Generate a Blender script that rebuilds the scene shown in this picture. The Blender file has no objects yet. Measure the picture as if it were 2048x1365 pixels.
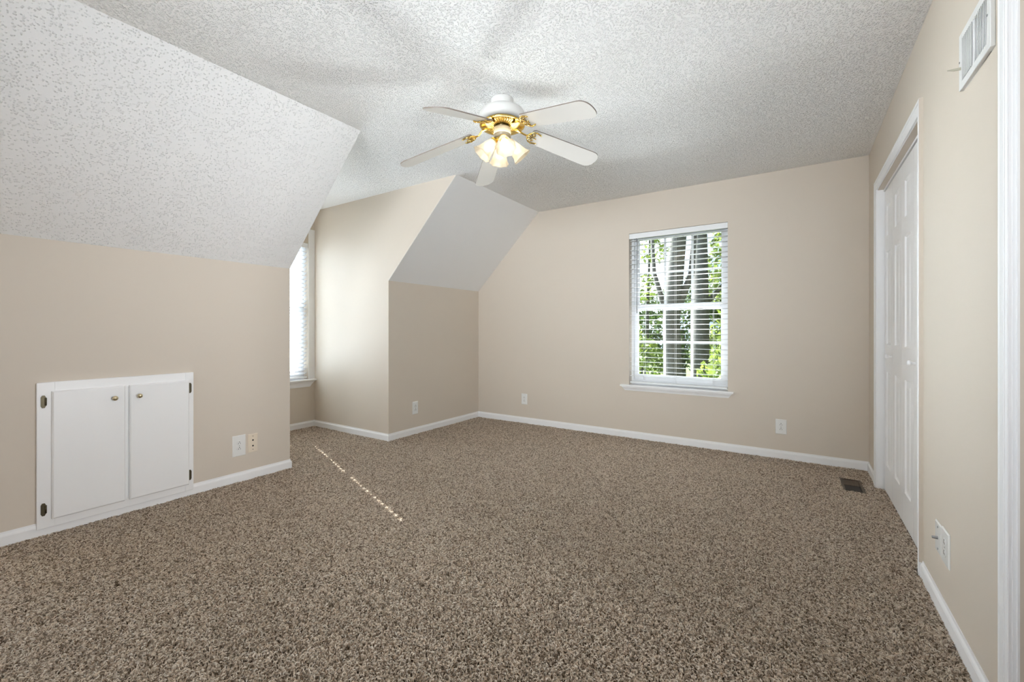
import bpy, bmesh, math, random
from mathutils import Vector, Matrix
import numpy as np

random.seed(7)
R = math.radians
scene = bpy.context.scene
COL = scene.collection

# ------------------------------------------------------------------ camera
cam_d = bpy.data.cameras.new('camera')
cam = bpy.data.objects.new('camera', cam_d); COL.objects.link(cam)
cam_d.sensor_width = 36.0
cam_d.lens = 866.41 / 2048 * 36.0
cam_d.shift_y = -(682.5 - 660.63) / 2048
cam_d.clip_start = 0.01
cam.location = (0, 0, 1.0924)
cam.rotation_euler = (R(90), 0, R(33.3431))
scene.camera = cam

# ------------------------------------------------------------------ view, world, sun, daylight, added fill lights
scene.view_settings.view_transform = 'Standard'
scene.view_settings.look = 'None'
scene.view_settings.exposure = 0.30
scene.view_settings.gamma = 1.0
scene.view_settings.use_curve_mapping = False
scene.cycles.use_denoising = True
scene.cycles.max_bounces = 16
scene.cycles.diffuse_bounces = 8
scene.cycles.glossy_bounces = 4
scene.cycles.transparent_max_bounces = 24
scene.cycles.caustics_reflective = False
scene.cycles.caustics_refractive = False
scene.cycles.sample_clamp_indirect = 6.0

SUN_AZ = Vector((-0.945, 0.3276, 0)).normalized()
SUN_EL = R(33.5)
SUN_DIR = Vector((SUN_AZ.x * math.cos(SUN_EL), SUN_AZ.y * math.cos(SUN_EL), math.sin(SUN_EL)))   # towards the sun

world = bpy.data.worlds.new('sky'); scene.world = world
world.use_nodes = True
nt = world.node_tree; nt.nodes.clear()
def wn(t, **kw):
    n = nt.nodes.new(t)
    for k, v in kw.items(): setattr(n, k, v)
    return n
tc = wn('ShaderNodeTexCoord')
cl = wn('ShaderNodeTexNoise'); cl.inputs['Scale'].default_value = 3.0; cl.inputs['Detail'].default_value = 6.0
nt.links.new(tc.outputs['Generated'], cl.inputs['Vector'])
ramp = wn('ShaderNodeValToRGB')
ramp.color_ramp.elements[0].position = 0.35; ramp.color_ramp.elements[0].color = (0.42, 0.64, 0.95, 1)
ramp.color_ramp.elements[1].position = 0.62; ramp.color_ramp.elements[1].color = (0.82, 0.91, 1.0, 1)
nt.links.new(cl.outputs['Fac'], ramp.inputs['Fac'])
dot = wn('ShaderNodeVectorMath', operation='DOT_PRODUCT')
nt.links.new(tc.outputs['Generated'], dot.inputs[0])
dot.inputs[1].default_value = (-0.9, 0.2, 0.38)
glow = wn('ShaderNodeMapRange'); glow.inputs['From Min'].default_value = 0.3; glow.inputs['From Max'].default_value = 1.0
glow.inputs['To Min'].default_value = 0.62; glow.inputs['To Max'].default_value = 10.0
nt.links.new(dot.outputs['Value'], glow.inputs['Value'])
bg = wn('ShaderNodeBackground')
nt.links.new(ramp.outputs['Color'], bg.inputs['Color'])
nt.links.new(glow.outputs['Result'], bg.inputs['Strength'])
wo = wn('ShaderNodeOutputWorld')
nt.links.new(bg.outputs['Background'], wo.inputs['Surface'])

def light(name, kind, energy, loc, direction=None, color=(1, 1, 1), **kw):
    d = bpy.data.lights.new(name, kind); d.energy = energy; d.color = color
    for k, v in kw.items(): setattr(d, k, v)
    o = bpy.data.objects.new(name, d); COL.objects.link(o); o.location = loc
    if direction is not None:
        o.rotation_euler = Vector(direction).to_track_quat('-Z', 'Y').to_euler()
    return o
light('sun', 'SUN', 26, (-8, 3, 8), -SUN_DIR, (1.0, 0.985, 0.96), angle=R(0.28))
# daylight outside the dormer window, then area lights added to fill the room
light('dormer_daylight', 'AREA', 72, (-4.80, 2.376, 1.35), (1, 0, 0.05), (0.82, 0.92, 1.0), shape='RECTANGLE', size=0.95, size_y=1.7)
light('added_dormer_fill', 'AREA', 43, (-4.62, -0.45, 1.30), (1, 0.82, 0.09), (0.88, 0.95, 1.0), shape='RECTANGLE', size=0.9, size_y=1.5, spread=R(38))  # added fill from the unseen left, aimed at the closet doors
light('rear_fill', 'AREA', 30, (-0.50, -1.95, 1.40), (-0.27, 1, 0.12), (0.88, 0.95, 1.0), shape='RECTANGLE', size=1.7, size_y=1.4, spread=R(65))  # added fill from behind the camera towards the gable wall
light('hall_fill', 'AREA', 16, (2.85, 1.33, 1.35), (-1, 0.0, 0.05), (0.95, 0.97, 1.0), shape='RECTANGLE', size=0.6, size_y=1.8, spread=R(70))  # added fill through the doorway onto the knee wall
light('gable_fill', 'AREA', 310, (-1.0, 6.5, -0.40), (0.05, -1, 0.62), (0.93, 0.97, 1.0), shape='RECTANGLE', size=2.6, size_y=0.8, spread=R(90))  # added, out of sight below the sill, to brighten the ceiling
light('ceiling_fill', 'AREA', 0.5, (-1.439, 2.083, 2.232), (0, 0, 1), (1.0, 0.97, 0.93), shape='DISK', size=0.20)  # added fill hidden above the shades, brightens the ceiling round the fan

# ------------------------------------------------------------------ dimensions
XK, XR, YB, XA = -3.3273, 0.4626, 4.2948, -4.5584
YC1, YC2 = 1.8841, 2.8674
H, ZK, XS = 2.44, 1.5753, -2.4622
YR = -1.60
BH, BT = 0.0786, 0.0105

# ------------------------------------------------------------------ helpers
class MB:
    def __init__(s): s.v = []; s.f = []; s.sm = []
    def add(s, vs, fs, smooth=False):
        b = len(s.v); s.v += [tuple(p) for p in vs]
        s.f += [tuple(b + i for i in f) for f in fs]; s.sm += [smooth] * len(fs)
        return s
    def box(s, x0, x1, y0, y1, z0, z1):
        x0, x1 = min(x0, x1), max(x0, x1); y0, y1 = min(y0, y1), max(y0, y1); z0, z1 = min(z0, z1), max(z0, z1)
        v = [(x, y, z) for z in (z0, z1) for y in (y0, y1) for x in (x0, x1)]
        return s.add(v, [(0, 2, 3, 1), (4, 5, 7, 6), (0, 1, 5, 4), (2, 6, 7, 3), (0, 4, 6, 2), (1, 3, 7, 5)])
    def prism(s, poly, axis, a, b, smooth=False):
        """poly: 2D points; axis 0/1/2 = extrusion axis"""
        def P(p, t):
            if axis == 0: return (t, p[0], p[1])
            if axis == 1: return (p[0], t, p[1])
            return (p[0], p[1], t)
        n = len(poly)
        v = [P(p, a) for p in poly] + [P(p, b) for p in poly]
        s.add(v, [tuple(range(n))[::-1], tuple(range(n, 2 * n))])
        return s.add(v, [(i, (i + 1) % n, n + (i + 1) % n, n + i) for i in range(n)], smooth)
    def lathe(s, prof, n=32, M=None, smooth=True, rfun=None, close=False):
        """prof: list of (r, z); rfun(theta, i) scales r"""
        M = M or Matrix.Identity(4); v = []; f = []
        m = len(prof)
        for i, (r, z) in enumerate(prof):
            for k in range(n):
                a = 2 * math.pi * k / n
                q = r * (rfun(a, i) if rfun else 1)
                v.append(M @ Vector((q * math.cos(a), q * math.sin(a), z)))
        for i in range(m - 1 if not close else m):
            j = (i + 1) % m
            for k in range(n):
                l = (k + 1) % n
                f.append((i * n + k, i * n + l, j * n + l, j * n + k))
        if not close:
            if prof[0][0] > 1e-6 and False: pass
        s.add(v, f, smooth); return s
    def tube(s, pts, r, n=8, cap=True):
        pts = [Vector(p) for p in pts]; v = []; f = []
        rs = r if isinstance(r, (list, tuple)) else [r] * len(pts)
        up = None
        for i, p in enumerate(pts):
            t = (pts[min(i + 1, len(pts) - 1)] - pts[max(i - 1, 0)]).normalized()
            if up is None:
                up = Vector((0, 0, 1)) if abs(t.z) < .9 else Vector((1, 0, 0))
            a = t.cross(up).normalized(); up = a.cross(t).normalized()
            for k in range(n):
                q = 2 * math.pi * k / n
                v.append(p + (a * math.cos(q) + up * math.sin(q)) * rs[i])
        for i in range(len(pts) - 1):
            for k in range(n):
                l = (k + 1) % n
                f.append((i * n + k, i * n + l, (i + 1) * n + l, (i + 1) * n + k))
        s.add(v, f, True)
        if cap:
            e = (len(pts) - 1) * n
            s.add([v[k] for k in range(n)], [tuple(range(n))[::-1]]); s.add([v[e + k] for k in range(n)], [tuple(range(n))])
        return s
    def xf(s, M):
        s.v = [tuple(M @ Vector(p)) for p in s.v]; return s
    def build(s, name, mat, parent=None, bevel=0, seg=2, recalc=True):
        me = bpy.data.meshes.new(name); me.from_pydata(s.v, [], s.f)
        for p, q in zip(me.polygons, s.sm): p.use_smooth = q
        if recalc:
            bm = bmesh.new(); bm.from_mesh(me)
            bmesh.ops.remove_doubles(bm, verts=bm.verts, dist=1e-6)
            bmesh.ops.recalc_face_normals(bm, faces=bm.faces); bm.to_mesh(me); bm.free()
        me.materials.append(mat)
        o = bpy.data.objects.new(name, me); COL.objects.link(o)
        if parent is not None: o.parent = parent
        if bevel:
            b = o.modifiers.new('edge', 'BEVEL'); b.width = bevel; b.segments = seg; b.limit_method = 'ANGLE'; b.angle_limit = R(40)
        return o

def struct(o): o['kind'] = 'structure'; return o
def tag(o, label, cat, group=None):
    o['label'] = label; o['category'] = cat
    if group: o['group'] = group
    return o
def thing(name, label, cat, loc, rot=(0, 0, 0), group=None):
    o = bpy.data.objects.new(name, None); COL.objects.link(o); o.location = loc; o.rotation_euler = rot
    o.empty_display_size = .05
    return tag(o, label, cat, group)
def dup(root, loc, rot, label, group=None, scale=None):
    r = root.copy(); COL.objects.link(r); r.location = loc; r.rotation_euler = rot
    r['label'] = label
    if group: r['group'] = group
    for ch in list(root.children):
        c = ch.copy(); COL.objects.link(c); c.parent = r
        for g in list(ch.children):
            d = g.copy(); COL.objects.link(d); d.parent = c
    return r

# ------------------------------------------------------------------ materials
def new_mat(name):
    m = bpy.data.materials.new(name); m.use_nodes = True
    t = m.node_tree; b = t.nodes['Principled BSDF']
    return m, t, b
def N(t, typ, **kw):
    n = t.nodes.new(typ)
    for k, v in kw.items():
        if k in n.inputs: n.inputs[k].default_value = v
        else: setattr(n, k, v)
    return n
def simple(name, col, rough=.5, metal=0, spec=.5, bump=0, bscale=200, var=0):
    m, t, b = new_mat(name)
    b.inputs['Base Color'].default_value = (*col, 1); b.inputs['Roughness'].default_value = rough
    b.inputs['Metallic'].default_value = metal; b.inputs['Specular IOR Level'].default_value = spec
    tc = N(t, 'ShaderNodeTexCoord')
    no = N(t, 'ShaderNodeTexNoise', Scale=bscale, Detail=3.0); t.links.new(tc.outputs['Object'], no.inputs['Vector'])
    if bump:
        bp = N(t, 'ShaderNodeBump', Strength=bump, Distance=.002); t.links.new(no.outputs['Fac'], bp.inputs['Height'])
        t.links.new(bp.outputs['Normal'], b.inputs['Normal'])
    if var:
        mx = N(t, 'ShaderNodeMix', data_type='RGBA')
        mx.inputs[6].default_value = (*[c * (1 - var) for c in col], 1); mx.inputs[7].default_value = (*[min(1, c * (1 + var)) for c in col], 1)
        t.links.new(no.outputs['Fac'], mx.inputs[0]); t.links.new(mx.outputs[2], b.inputs['Base Color'])
    return m

M_WALL = simple('wall_paint', (0.665, 0.594, 0.510), .55, spec=.3, bump=.06, bscale=420)
M_TRIM = simple('white_trim', (0.90, 0.90, 0.905), .45, spec=.3, bump=.02, bscale=60)
M_DOOR = simple('white_door', (0.94, 0.94, 0.945), .28, spec=.5, bump=.03, bscale=90)
M_CAB = simple('cabinet_paint', (0.90, 0.90, 0.90), .32, spec=.5, bump=.04, bscale=70)
M_BLIND = simple('blind_white', (0.86, 0.87, 0.88), .35, spec=.4)
def thin_vinyl():                                       # thin white slats let a little daylight through
    m, t, b = new_mat('slat_vinyl')
    b.inputs['Base Color'].default_value = (.86, .87, .88, 1); b.inputs['Roughness'].default_value = .35
    tl = N(t, 'ShaderNodeBsdfTranslucent'); tl.inputs['Color'].default_value = (.80, .84, .88, 1)
    mx = N(t, 'ShaderNodeMixShader'); mx.inputs[0].default_value = .30
    t.links.new(b.outputs[0], mx.inputs[1]); t.links.new(tl.outputs[0], mx.inputs[2])
    t.links.new(mx.outputs[0], t.nodes['Material Output'].inputs['Surface'])
    return m
M_SLAT = thin_vinyl()
M_VINYL = simple('window_vinyl', (0.72, 0.73, 0.75), .3)
M_PLATE = simple('plate_white', (0.82, 0.82, 0.80), .25)
M_IVORY = simple('plate_ivory', (0.80, 0.70, 0.57), .3)
M_DARK = simple('slot_dark', (0.015, 0.013, 0.012), .6)
M_BRASS = simple('polished_brass', (0.86, 0.62, 0.20), .18, metal=1)
M_OLDBRASS = simple('knob_brass', (0.62, 0.54, 0.36), .28, metal=1)
M_BRONZE = simple('antique_bronze', (0.10, 0.085, 0.055), .38, metal=.9)
M_STEEL = simple('dull_steel', (0.35, 0.35, 0.35), .4, metal=1)
M_FANW = simple('fan_white', (0.64, 0.63, 0.61), .3)
M_BLADE = simple('blade_white', (0.82, 0.80, 0.76), .3)
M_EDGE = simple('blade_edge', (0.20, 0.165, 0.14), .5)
M_CREAM = simple('fan_cream', (0.45, 0.37, 0.25), .3)
M_VENT = simple('vent_white', (0.78, 0.78, 0.77), .35)
M_REG = simple('register_brown', (0.115, 0.085, 0.06), .42, metal=.4)
M_LEVER = simple('lever_tan', (0.45, 0.42, 0.33), .4)
M_CORD = simple('cord_white', (0.8, 0.8, 0.8), .6)
M_WAND = simple('wand_grey', (0.30, 0.31, 0.32), .2)

def popcorn(name, scale, thr, dist, strength, col=(0.94, 0.94, 0.935)):
    m, t, b = new_mat(name)
    b.inputs['Base Color'].default_value = (*col, 1); b.inputs['Roughness'].default_value = .85
    b.inputs['Specular IOR Level'].default_value = .15
    tc = N(t, 'ShaderNodeTexCoord')
    n1 = N(t, 'ShaderNodeTexNoise', Scale=scale, Detail=2.0, Roughness=.55); t.links.new(tc.outputs['Object'], n1.inputs['Vector'])
    n2 = N(t, 'ShaderNodeTexVoronoi', Scale=scale * .9); t.links.new(tc.outputs['Object'], n2.inputs['Vector'])
    inv = N(t, 'ShaderNodeMath', operation='SUBTRACT'); inv.inputs[0].default_value = 1.0; t.links.new(n2.outputs['Distance'], inv.inputs[1])
    mu = N(t, 'ShaderNodeMath', operation='MULTIPLY'); t.links.new(n1.outputs['Fac'], mu.inputs[0]); t.links.new(inv.outputs[0], mu.inputs[1])
    rp = N(t, 'ShaderNodeMapRange', interpolation_type='SMOOTHSTEP'); rp.inputs['From Min'].default_value = thr; rp.inputs['From Max'].default_value = thr + .22
    t.links.new(mu.outputs[0], rp.inputs['Value'])
    bp = N(t, 'ShaderNodeBump', Strength=strength, Distance=dist); t.links.new(rp.outputs['Result'], bp.inputs['Height'])
    t.links.new(bp.outputs['Normal'], b.inputs['Normal'])
    return m
M_CEIL = popcorn('popcorn_ceiling', 135, .25, .008, .9)
def splatter(name, scale, dist, strength, col):
    m, t, b = new_mat(name)
    b.inputs['Base Color'].default_value = (*col, 1); b.inputs['Roughness'].default_value = .8; b.inputs['Specular IOR Level'].default_value = .2
    tc = N(t, 'ShaderNodeTexCoord')
    vo = N(t, 'ShaderNodeTexVoronoi', Scale=scale); t.links.new(tc.outputs['Object'], vo.inputs['Vector'])
    n1 = N(t, 'ShaderNodeTexNoise', Scale=9.0, Detail=3.0); t.links.new(tc.outputs['Object'], n1.inputs['Vector'])
    sep = N(t, 'ShaderNodeSeparateColor'); t.links.new(vo.outputs['Color'], sep.inputs[0])
    ad = N(t, 'ShaderNodeMath', operation='ADD'); t.links.new(sep.outputs[0], ad.inputs[0]); t.links.new(n1.outputs['Fac'], ad.inputs[1])
    gate = N(t, 'ShaderNodeMapRange'); gate.inputs['From Min'].default_value = .86; gate.inputs['From Max'].default_value = 1.18; t.links.new(ad.outputs[0], gate.inputs['Value'])
    dot_ = N(t, 'ShaderNodeMapRange', interpolation_type='SMOOTHSTEP'); dot_.inputs['From Min'].default_value = .48; dot_.inputs['From Max'].default_value = .15
    t.links.new(vo.outputs['Distance'], dot_.inputs['Value'])
    mu = N(t, 'ShaderNodeMath', operation='MULTIPLY'); t.links.new(gate.outputs[0], mu.inputs[0]); t.links.new(dot_.outputs[0], mu.inputs[1])
    n2 = N(t, 'ShaderNodeTexNoise', Scale=260.0, Detail=2.0); t.links.new(tc.outputs['Object'], n2.inputs['Vector'])
    m2 = N(t, 'ShaderNodeMath', operation='MULTIPLY_ADD'); m2.inputs[1].default_value = .12; t.links.new(n2.outputs['Fac'], m2.inputs[0]); t.links.new(mu.outputs[0], m2.inputs[2])
    bp = N(t, 'ShaderNodeBump', Strength=strength, Distance=dist); t.links.new(m2.outputs[0], bp.inputs['Height'])
    t.links.new(bp.outputs['Normal'], b.inputs['Normal'])
    return m
M_SLOPE = splatter('slope_splatter', 120, .0042, .85, (0.86, 0.86, 0.855))
M_SLOPE2 = popcorn('slope_smooth', 60, .45, .002, .4, (0.86, 0.86, 0.86))

M_CARPET = simple('carpet_backing', (0.09, 0.066, 0.047), .95, spec=.05, bump=.5, bscale=150, var=.4)

def glass_thin(name, refl_rough=0.0):
    m = bpy.data.materials.new(name); m.use_nodes = True; t = m.node_tree; t.nodes.clear()
    tr = N(t, 'ShaderNodeBsdfTransparent'); tr.inputs['Color'].default_value = (.97, .985, .98, 1)
    gl = N(t, 'ShaderNodeBsdfGlossy'); gl.inputs['Roughness'].default_value = refl_rough
    fr = N(t, 'ShaderNodeFresnel'); fr.inputs['IOR'].default_value = 1.5
    mx = N(t, 'ShaderNodeMixShader'); t.links.new(fr.outputs[0], mx.inputs[0]); t.links.new(tr.outputs[0], mx.inputs[1]); t.links.new(gl.outputs[0], mx.inputs[2])
    o = N(t, 'ShaderNodeOutputMaterial'); t.links.new(mx.outputs[0], o.inputs['Surface'])
    return m
M_GLASS = glass_thin('window_glass')

def frosted():
    m = bpy.data.materials.new('frosted_shade_glass'); m.use_nodes = True; t = m.node_tree; t.nodes.clear()
    tr = N(t, 'ShaderNodeBsdfTransparent'); tr.inputs['Color'].default_value = (1, .98, .94, 1)
    tl = N(t, 'ShaderNodeBsdfTranslucent'); tl.inputs['Color'].default_value = (.95, .84, .64, 1)
    df = N(t, 'ShaderNodeBsdfPrincipled'); df.inputs['Base Color'].default_value = (.92, .86, .76, 1); df.inputs['Roughness'].default_value = .25
    m1 = N(t, 'ShaderNodeMixShader'); m1.inputs[0].default_value = .45; t.links.new(tl.outputs[0], m1.inputs[1]); t.links.new(df.outputs[0], m1.inputs[2])
    m2 = N(t, 'ShaderNodeMixShader'); m2.inputs[0].default_value = .33; t.links.new(m1.outputs[0], m2.inputs[1]); t.links.new(tr.outputs[0], m2.inputs[2])
    o = N(t, 'ShaderNodeOutputMaterial'); t.links.new(m2.outputs[0], o.inputs['Surface'])
    return m
M_SHADE = frosted()
BULB_STRENGTH = 4.2
def emit(name, col, s):
    m = bpy.data.materials.new(name); m.use_nodes = True; t = m.node_tree; t.nodes.clear()
    e = N(t, 'ShaderNodeEmission'); e.inputs['Color'].default_value = (*col, 1); e.inputs['Strength'].default_value = s
    o = N(t, 'ShaderNodeOutputMaterial'); t.links.new(e.outputs[0], o.inputs['Surface']); return m
M_BULB = emit('lit_bulb', (1.0, .95, .87), BULB_STRENGTH)

def leafmat(name, c1, c2):
    m, t, b = new_mat(name)
    tc = N(t, 'ShaderNodeTexCoord'); no = N(t, 'ShaderNodeTexNoise', Scale=2.3, Detail=4.0); t.links.new(tc.outputs['Object'], no.inputs['Vector'])
    rp = N(t, 'ShaderNodeValToRGB'); rp.color_ramp.elements[0].position = .35; rp.color_ramp.elements[1].position = .65
    rp.color_ramp.elements[0].color = (*c1, 1); rp.color_ramp.elements[1].color = (*c2, 1)
    t.links.new(no.outputs['Fac'], rp.inputs['Fac']); t.links.new(rp.outputs['Color'], b.inputs['Base Color'])
    b.inputs['Roughness'].default_value = .5
    tl = N(t, 'ShaderNodeBsdfTranslucent'); t.links.new(rp.outputs['Color'], tl.inputs['Color'])
    mx = N(t, 'ShaderNodeMixShader'); mx.inputs[0].default_value = .45
    t.links.new(b.outputs[0], mx.inputs[1]); t.links.new(tl.outputs[0], mx.inputs[2])
    t.links.new(mx.outputs[0], t.nodes['Material Output'].inputs['Surface'])
    return m
M_LEAF = leafmat('leaf_green', (0.08, 0.13, 0.02), (0.25, 0.31, 0.06))
M_LEAF2 = leafmat('leaf_dark', (0.035, 0.06, 0.016), (0.10, 0.15, 0.04))
M_BARK = simple('bark', (0.075, 0.072, 0.062), .9, bump=.8, bscale=14, var=.45)
M_LAWN = simple('lawn_grass', (0.10, 0.15, 0.03), .9, bump=.5, bscale=6, var=.35)

# ------------------------------------------------------------------ room shell
fl = MB().box(-4.72, 3.2, YR - .15, YB + .15, -.10, 0)
struct(fl.build('floor', M_CARPET))
struct(MB().box(-4.75, 3.2, YR - .16, YB + .16, H, H + .12).build('ceiling', M_CEIL))

def pile_mat():
    m, t, b = new_mat('carpet_yarn')
    b.inputs['Roughness'].default_value = .9; b.inputs['Specular IOR Level'].default_value = .08
    hi = N(t, 'ShaderNodeHairInfo')
    rp = N(t, 'ShaderNodeValToRGB'); e = rp.color_ramp.elements
    e[0].position = 0; e[0].color = (*PILE_DARK, 1); e[1].position = 1; e[1].color = (*PILE_LIGHT, 1)
    x = e.new(.5); x.color = (*PILE_MID, 1)
    t.links.new(hi.outputs['Random'], rp.inputs['Fac'])
    t.links.new(rp.outputs['Color'], b.inputs['Base Color'])
    tl = N(t, 'ShaderNodeBsdfTranslucent'); t.links.new(rp.outputs['Color'], tl.inputs['Color'])
    mx = N(t, 'ShaderNodeMixShader'); mx.inputs[0].default_value = .45
    t.links.new(b.outputs[0], mx.inputs[1]); t.links.new(tl.outputs[0], mx.inputs[2])
    t.links.new(mx.outputs[0], t.nodes['Material Output'].inputs['Surface'])
    return m
PILE_DARK, PILE_MID, PILE_LIGHT = (0.18, 0.128, 0.085), (0.72, 0.60, 0.48), (0.98, 0.90, 0.80)
def smooth_noise(rng, xs, ys, cell, x0, y0):
    nx = int((xs.max() - x0) / cell) + 3; ny = int((ys.max() - y0) / cell) + 3
    g = rng.uniform(-1, 1, (nx, ny)); fx = (xs - x0) / cell; fy = (ys - y0) / cell
    i = fx.astype(int); k = fy.astype(int); u = fx - i; v = fy - k; u = u * u * (3 - 2 * u); v = v * v * (3 - 2 * v)
    return (g[i, k] * (1 - u) + g[i + 1, k] * u) * (1 - v) + (g[i, k + 1] * (1 - u) + g[i + 1, k + 1] * u) * v
def carpet_pile():
    rng = np.random.default_rng(11)
    P = []
    for (xa, xb, ya, yb) in ((XK + .012, XR - .011, .02, YB - .012), (XA + .012, XK + .012, YC1 + .012, YC2 - .012), (XR - .011, XR + .033, 2.66, 3.85)):
        sp = PILE_STEP
        gx, gy = np.meshgrid(np.arange(xa, xb, sp), np.arange(ya, yb, sp), indexing='ij')
        P.append(np.stack([gx.ravel(), gy.ravel()], 1))
    p = np.concatenate(P); p += rng.uniform(-.55, .55, p.shape) * PILE_STEP
    # only what stands in front of the camera's left and right edges; none under the register or the closet jambs
    ang = np.degrees(np.arctan2(-p[:, 0], p[:, 1]))
    keep = (ang < 91) & (ang > -22)
    keep &= ~((p[:, 0] > .2575) & (p[:, 0] < .3875) & (p[:, 1] > 3.687) & (p[:, 1] < 3.989))
    keep &= ~((p[:, 0] > XR - .02) & (p[:, 1] > 3.85) & (p[:, 1] < 3.925)) & ~((p[:, 0] > XR - .02) & (p[:, 1] > 2.575) & (p[:, 1] < 2.655))
    p = p[keep]; n = len(p)
    x, y = p[:, 0], p[:, 1]
    lf = smooth_noise(rng, x, y, .55, -5, -1) + .6 * smooth_noise(rng, x, y, .22, -5, -1)
    lg = smooth_noise(rng, x, y, .5, -5, -1) + .6 * smooth_noise(rng, x, y, .2, -5, -1)
    cf = smooth_noise(rng, x, y, .026, -5, -1); cg = smooth_noise(rng, x, y, .026, -5, -1); ch = smooth_noise(rng, x, y, .020, -5, -1)
    a = rng.uniform(0, 2 * np.pi, n); L = rng.uniform(.55, 1.0, n) ** .8
    dx = np.cos(a) * L + .30 * lf + .55 * cf; dy = np.sin(a) * L + .30 * lg + .55 * cg
    h = rng.uniform(.0070, .0125, n) * (1 + .10 * lf + .22 * ch); s = .0085
    z0 = np.full(n, -.002)
    a2 = a + rng.uniform(-1.2, 1.2, n)
    pts = np.empty((n, 4, 3))
    pts[:, 0] = np.stack([x, y, z0], 1)
    pts[:, 1] = np.stack([x + dx * s * .25, y + dy * s * .25, h * .62], 1)
    pts[:, 2] = np.stack([x + dx * s * .70, y + dy * s * .70, h], 1)
    pts[:, 3] = np.stack([x + dx * s * .95 + np.cos(a2) * .004, y + dy * s * .95 + np.sin(a2) * .004, h * rng.uniform(.70, 1.0, n)], 1)
    hc = bpy.data.hair_curves.new('carpet_pile')
    hc.add_curves([4] * n)
    hc.position_data.foreach_set('vector', pts.reshape(-1).astype(np.float32))
    r = np.tile(np.array([.0014, .0016, .0015, .0010]), n) * np.repeat(rng.uniform(.8, 1.2, n), 4)
    at_ = hc.attributes.get('radius') or hc.attributes.new('radius', 'FLOAT', 'POINT')
    at_.data.foreach_set('value', r.astype(np.float32))
    hc.materials.append(pile_mat())
    o = bpy.data.objects.new('carpet_pile', hc); COL.objects.link(o)
    o['kind'] = 'stuff'; tag(o, 'flecked brown twist carpet pile covering the whole bedroom floor', 'carpet')
PILE_STEP = .0052
carpet_pile()

# knee wall and sloped ceiling in front of the dormer, and beyond it
def knee(y0, y1, sname, wname, smat):
    struct(MB().box(XK - .10, XK, y0, y1, 0, ZK + .02).build(wname, M_WALL))
    d = .08
    struct(MB().prism([(XK, ZK), (XS, H), (XS - .01, H + .05), (XK - .10, H + .05), (XK - .16, ZK - .001)], 1, y0, y1).build(sname, smat))
YD1, YD2 = -1.0, 0.10                                    # unseen second dormer, added to let fill light in
knee(YD2 + .0006, YC1 - .0006, 'ceiling_slope_left', 'wall_left', M_SLOPE)
knee(YR, YD1 - .0006, 'ceiling_slope_rear', 'wall_left_rear', M_SLOPE)
knee(YC2 + .0006, YB + .05, 'ceiling_slope_far', 'wall_left_far', M_SLOPE2)
e = .0012
cheek = [(XA - .1, 0), (XK - e, 0), (XK - e, ZK + e), (XS - e * 2, H), (XA - .1, H)]
struct(MB().prism(cheek, 1, YC1 - .09, YC1).build('wall_dormer_near', M_WALL))
struct(MB().prism(cheek, 1, YC2, YC2 + .09).build('wall_dormer_far', M_WALL))

struct(MB().prism(cheek, 1, YD1 - .09, YD1).build('wall_added_dormer_rear', M_WALL))  # cheek walls of the added dormer
struct(MB().prism(cheek, 1, YD2, YD2 + .09).build('wall_added_dormer_front', M_WALL))
# dormer window wall
WZ0, WZ1 = .527, 2.062
DW0, DW1 = 1.962, 2.790
w = MB(); X0, X1 = XA - .15, XA
w.box(X0, X1, YC1 - .1, DW0, 0, H).box(X0, X1, DW1, YC2 + .1, 0, H).box(X0, X1, DW0, DW1, 0, WZ0).box(X0, X1, DW0, DW1, WZ1, H)
struct(w.build('wall_dormer_end', M_WALL))
w = MB()  # end wall of the added dormer, open for its fill light
w.box(X0, X1, YD1 - .1, YD1 + .1, 0, H).box(X0, X1, YD2 - .1, YD2 + .1, 0, H).box(X0, X1, YD1 + .1, YD2 - .1, 0, .53).box(X0, X1, YD1 + .1, YD2 - .1, 2.07, H)
struct(w.build('wall_added_dormer_end', M_WALL))
w = MB()
for y in (YD1 + .12, (YD1 + YD2) / 2, YD2 - .12): w.box(XA - .11, XA - .07, y - .02, y + .02, .53, 2.07)
for z in (.55, 1.30, 2.05): w.box(XA - .11, XA - .07, YD1 + .1, YD2 - .1, z - .02, z + .02)
struct(w.build('window_4_added', M_VINYL))  # frame in the added dormer opening
# gable wall with its window
GW0, GW1 = -1.4150, -.5170
w = MB(); Y0, Y1 = YB, YB + .15
w.box(XK - .12, GW0, Y0, Y1, 0, H).box(GW1, XR + .13, Y0, Y1, 0, H).box(GW0, GW1, Y0, Y1, 0, WZ0).box(GW0, GW1, Y0, Y1, WZ1, H)
struct(w.build('wall_back', M_WALL))
# right wall: closet opening and the doorway beside the camera
CO0, CO1, CZ = 2.655, 3.862, 2.050
DO0, DO1 = .72, 1.603
w = MB(); X0, X1 = XR, XR + .115
w.box(X0, X1, CO1, YB + .02, 0, H).box(X0, X1, CO0, CO1, CZ, H).box(X0, X1, DO1, CO0, 0, H).box(X0, X1, DO0, DO1, CZ, H).box(X0, X1, YR - .02, DO0, 0, H)
struct(w.build('wall_right', M_WALL))
# closet shell; unseen hallway shell, added along with the hall fill light
w = MB(); a, b_ = XR + .115, XR + .75
w.box(b_, b_ + .08, CO0 - .15, CO1 + .15, 0, H).box(a, b_, CO0 - .15, CO0 - .08, 0, H).box(a, b_, CO1 + .08, CO1 + .15, 0, H)
struct(w.build('wall_closet', M_WALL))
w = MB(); b_ = 3.0
w.box(b_, b_ + .08, .3, 2.2, 0, H).box(a, b_, .2, .3, 0, H).box(a, b_, 2.1, 2.2, 0, H)
struct(w.build('wall_hallway', M_WALL))
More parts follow.
